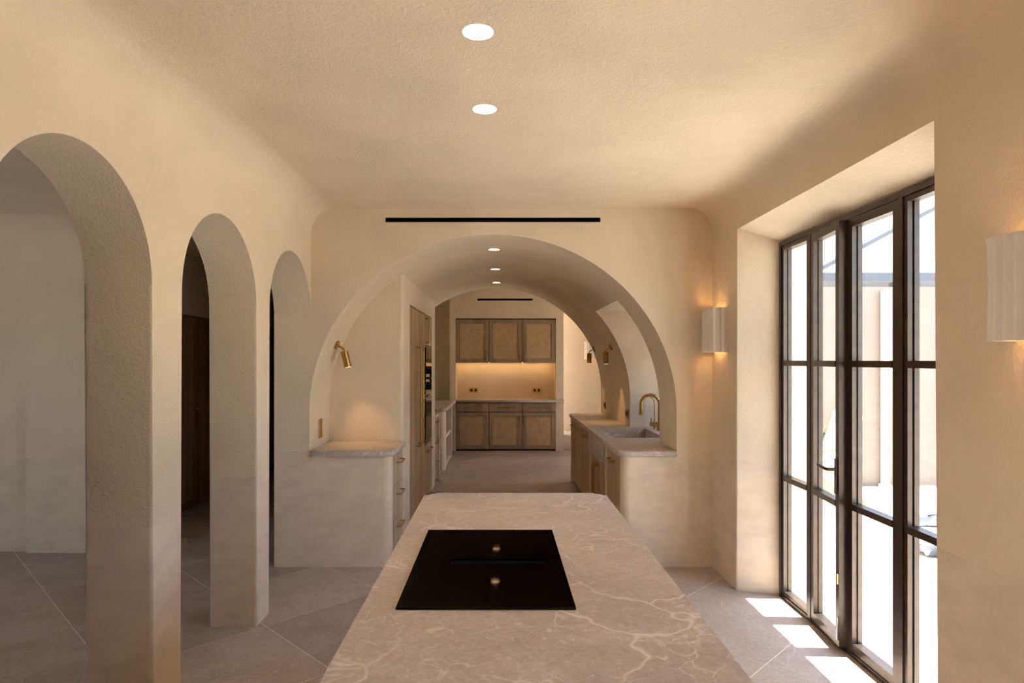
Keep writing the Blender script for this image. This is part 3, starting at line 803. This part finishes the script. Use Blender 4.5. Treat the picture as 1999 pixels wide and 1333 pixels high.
def window_doors(name, ya, yb, label, open_leaf):
    wdo = root(name, (XF, (ya + yb) / 2, 0), label, 'window', None, 'structure')
    x = XF + .002; n = (yb - ya)
    bm = bmesh.new(); fr_ = .03; zt = 2.405
    box(bm, x - .035, x + .04, ya, ya + fr_, 0, zt); box(bm, x - .035, x + .04, yb - fr_, yb, 0, zt)
    box(bm, x - .035, x + .04, ya + fr_, yb - fr_, zt - .028, zt); box(bm, x - .035, x + .04, ya + fr_, yb - fr_, 0.0, .022)
    finish('frame', bm, 'dark_bronze', wdo)
    m1, m2 = yb - .43, ya + .53
    mid_ = (m1 + m2) / 2 + .018
    for a, b in ((m1 - .006, m1 + .026), (m2 - .026, m2 + .006)):
        B('mullion', 'dark_bronze', (x - .035, x + .04, a, b, .022, zt - .028), wdo)
    sash(wdo, 'fixed_light', m1 + .026, yb - fr_, .022, zt - .028, x, .027)
    sash(wdo, 'fixed_light', ya + fr_, m2 - .026, .022, zt - .028, x, .027)
    r = sash(wdo, 'door_leaf', m2 + .008, mid_ - .001, .026, zt - .03, x - .004, .046)
    l = sash(wdo, 'door_leaf', mid_ + .001, m1 - .008, .026, zt - .03, x - .004, .046)
    xi = x - .035
    T('lever', 'dark_bronze', [(xi + .002, mid_ + .028, 1.0), (xi - .045, mid_ + .028, 1.0), (xi - .05, mid_ + .05, 1.0), (xi - .05, mid_ + .15, 1.005)], .009, l, 10)
    B('lock_plate', 'dark_bronze', (xi - .006, xi + .004, mid_ + .013, mid_ + .043, .86, 1.06), l, .002, 1)
    B('flush_bolt', 'brass', (xi - .008, xi + .003, mid_ + .004, mid_ + .016, .37, .43), l, .002, 1)
    B('flush_bolt', 'steel', (xi - .006, xi + .003, mid_ + .006, mid_ + .018, .06, .19), l, .002, 1)
    if open_leaf:
        ang = math.radians(open_leaf); hv = Vector((x, m1 - .008, 0))
        mt = Matrix.Translation(hv) @ Matrix.Rotation(-ang, 4, 'Z') @ Matrix.Translation(-hv)
        for o in [l] + list(l.children): o.data.transform(mt)
    return wdo
window_doors('window_1', 2.50, 4.335, 'dark bronze steel-framed french window with one leaf slightly ajar', 6)
window_doors('window_5', -.455, 1.38, 'second dark bronze french window beside the viewer', 0)
# sink recess window, side room window, rear room window
wn = root('window_2', (1.99, 6.07, .902), 'small dark steel window in the sink recess', 'window', None, 'structure')
sash(wn, 'frame', 5.702, 6.398, .952, 1.748, 2.06, .04, .05, (1.5,))
for dims in ((5.46, 5.70, .905, 2.12), (6.40, 6.69, .905, 2.12), (5.70, 6.40, .905, .95), (5.70, 6.40, 1.75, 2.12)):
    S_(B('wall_recess_outer', 'plaster', (1.98, XO, *dims)))
wn = root('window_3', (-6.1, 2.1, .15), 'steel window lighting the side room behind the arches', 'window', None, 'structure')
for k in range(1): sash(wn, 'frame', 2.502, 3.598, .152, 2.348, -6.1, .045, .05, (.9, 1.65))
wn = root('window_4', (XRR + .1, 9.8, .1), 'steel window lighting the rear room from the right', 'window', None, 'structure')
for k in range(1): sash(wn, 'frame', 9.302, 10.298, .102, 2.498, XRR + .1, .045, .05, (.9, 1.65))

# ================================================================== CORRIDOR WARDROBE
yw0, yw1 = 5.52, 9.48
nd = 8; wd = (yw1 - yw0) / nd
for k in range(nd // 2):
    y0 = yw0 + 2 * wd * k
    lab = ('dark wooden wardrobe next to the side room wall', 'dark wooden wardrobe with paired brass knobs seen through the middle arch', 'dark wooden wardrobe deep in the corridor', 'dark wooden wardrobe at the corridor end')[k]
    wr = root('wardrobe', (-3.6, y0 + wd, 0), lab, 'wardrobe', 'corridor wardrobes')
    B('body', 'walnut', (-3.94, -3.36, y0 + .002, y0 + 2 * wd - .002, .0, 2.08), wr)
    for s in (0, 1):
        a = y0 + wd * s + .003; b = a + wd - .006; st = .07
        bm = bmesh.new()
        box(bm, -3.36, -3.335, a, a + st, .03, 2.07); box(bm, -3.36, -3.335, b - st, b, .03, 2.07)
        box(bm, -3.36, -3.335, a + st, b - st, .03, .03 + st); box(bm, -3.36, -3.335, a + st, b - st, 2.07 - st, 2.07)
        d = finish('door', bm, 'walnut', wr)
        B('panel', 'walnut', (-3.358, -3.347, a + st, b - st, .03 + st, 2.07 - st), d)
        ky = b - .035 if s == 0 else a + .035
        T('knob', 'brass', [(-3.335, ky, 1.07), (-3.318, ky, 1.07), (-3.312, ky, 1.07), (-3.298, ky, 1.07)], [.007, .007, .016, .013], d, 12)

# ================================================================== COURTYARD
cp = S_(B('floor_courtyard', 'grout', (XO - .17, 12.0, -6.0, 8.6, -.10, -.026)))
px0 = 2.02
meshes = {}
for i in range(9):
    for j in range(11):
        x0 = px0 + i * 1.0; y0 = -4.6 + j * 1.2
        if 'p' not in meshes:
            bm = bmesh.new(); box(bm, .005, .995, .005, 1.195, -.05, -.018, .003, 1); bmesh.ops.recalc_face_normals(bm, faces=bm.faces)
            me = bpy.data.meshes.new('paving_slab'); bm.to_mesh(me); bm.free(); me.materials.append(M['paving_stone']); meshes['p'] = me
        o = link('paving_slab', meshes['p'], cp); o.location = (x0, y0, 0)
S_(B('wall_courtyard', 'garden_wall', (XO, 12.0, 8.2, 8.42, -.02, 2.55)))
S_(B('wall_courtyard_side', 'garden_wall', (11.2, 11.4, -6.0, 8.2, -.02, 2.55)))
for k, x in enumerate((4.93, 5.75)):
    ps = root('garden_post', (x, 8.13, -.02), ('slim white post against the courtyard wall left of its twin', 'slim white post against the courtyard wall right of its twin')[k], 'post', 'white courtyard posts')
    B('shaft', 'white', (x - .038, x + .038, 8.09, 8.166, .02, 2.5), ps); B('base', 'white', (x - .055, x + .055, 8.075, 8.185, -.018, .02), ps)
# neighbouring house beyond the wall
nh = root('neighbour_house', (9, 16, -.1), 'pale house with a flat grey roof edge beyond the courtyard wall', 'house')
B('wall', 'white', (4.0, 16.0, 15.0, 20.0, -.1, 3.3), nh)
B('roof', 'roof_grey', (3.4, 16.6, 13.6, 20.6, 3.3, 3.48), nh)
B('porch_post', 'roof_grey', (8.55, 8.72, 13.8, 13.97, -.1, 3.3), nh)
T('gable_beam', 'roof_grey', [(5.66, 13.3, 2.98), (9.98, 13.3, 5.28)], .07, nh, 8)
B('upper_wall', 'white', (6.0, 15.5, 15.4, 19.5, 3.48, 6.0), nh)
# bent-wood garden chair
ch = root('garden_chair', (3.63, 7.35, -.018), 'bent light-wood garden lounge chair with a pale cushion outside the window', 'chair')
for s in (-.3, .3):
    y = 7.35
    T('side_frame', 'bent_wood', [(4.06, y + s, -.002), (3.96, y + s, .12), (3.71, y + s, .36), (3.41, y + s, .42), (3.24, y + s, .30), (3.22, y + s, .10), (3.31, y + s, 0.0)], .022, ch, 8)
    T('arm', 'bent_wood', [(4.01, y + s, .95), (3.94, y + s, .80), (3.76, y + s, .62), (3.46, y + s, .58), (3.31, y + s, .40)], .02, ch, 8)
B('seat_cushion', 'cushion', (3.31, 3.86, 7.09, 7.61, .40, .50), ch, .03)
bm = bmesh.new(); box(bm, -.05, .05, -.26, .26, 0, .55, .03); bm.transform(Matrix.Translation((3.86, 7.35, .48)) @ Matrix.Rotation(math.radians(18), 4, 'Y'))
finish('back_cushion', bm, 'cushion', ch, 40)
# yucca
yk = root('potted_yucca', (4.12, 7.93, -.018), 'small potted yucca by the courtyard wall behind the garden chair', 'plant')
T('pot', 'pot', [(4.12, 7.93, -.018), (4.12, 7.93, .34), (4.12, 7.93, .36)], [.13, .19, .17], yk, 20)
T('trunk', 'bark', [(4.12, 7.93, .34), (4.13, 7.92, .5), (4.12, 7.93, .62)], [.06, .05, .045], yk, 10)
for k in range(22):
    a = k * 2.4; el = .2 + .9 * ((k * 7) % 11) / 11; base = Vector((4.12, 7.93, .58 if k % 3 else .42))
    if k % 3 == 0: base += Vector((.06 * math.cos(a), .06 * math.sin(a), 0))
    L = .2 if k % 3 == 0 else .26
    if math.sin(a) > .3: L *= .45
    d = Vector((math.cos(a) * math.cos(el), math.sin(a) * math.cos(el), math.sin(el))); sd = Vector((-math.sin(a), math.cos(a), 0)) * .022
    bm = bmesh.new(); ps_ = [base, base + d * L * .5 + Vector((0, 0, .02)), base + d * L + Vector((0, 0, -.03))]
    th = Vector((0, 0, .003))
    vs = [bm.verts.new(q) for q in (ps_[0] - sd * .5, ps_[0] + sd * .5, ps_[1] + sd, ps_[2], ps_[1] - sd)]
    vt = [bm.verts.new(v.co + th) for v in vs]
    bm.faces.new(vs); bm.faces.new(list(reversed(vt)))
    for q in range(5): bm.faces.new((vs[q], vt[q], vt[(q + 1) % 5], vs[(q + 1) % 5]))
    finish('leaf_blade', bm, 'leaf', yk)
# crumpled protective sheets on the paving
def sheet(x, y, w_, h_, seed, label):
    rnd = random.Random(seed); bm = bmesh.new(); n = 9
    top_ = [[bm.verts.new((x + (i / n - .5) * w_ + rnd.uniform(-.02, .02), y + (j / n - .5) * h_ + rnd.uniform(-.02, .02), -.012 + abs(rnd.gauss(0, .03)))) for j in range(n + 1)] for i in range(n + 1)]
    for i in range(n):
        for j in range(n): bm.faces.new((top_[i][j], top_[i + 1][j], top_[i + 1][j + 1], top_[i][j + 1]))
    bmesh.ops.solidify(bm, geom=bm.faces[:], thickness=.004)
    tag(finish('plastic_sheet', bm, 'sheet', None, 80), label, 'sheet')
sheet(4.35, 6.35, .7, .35, 1, 'crumpled pale plastic sheet on the courtyard paving farther from the window')
sheet(3.75, 5.35, .5, .3, 2, 'crumpled pale plastic sheet on the courtyard paving nearer the window')
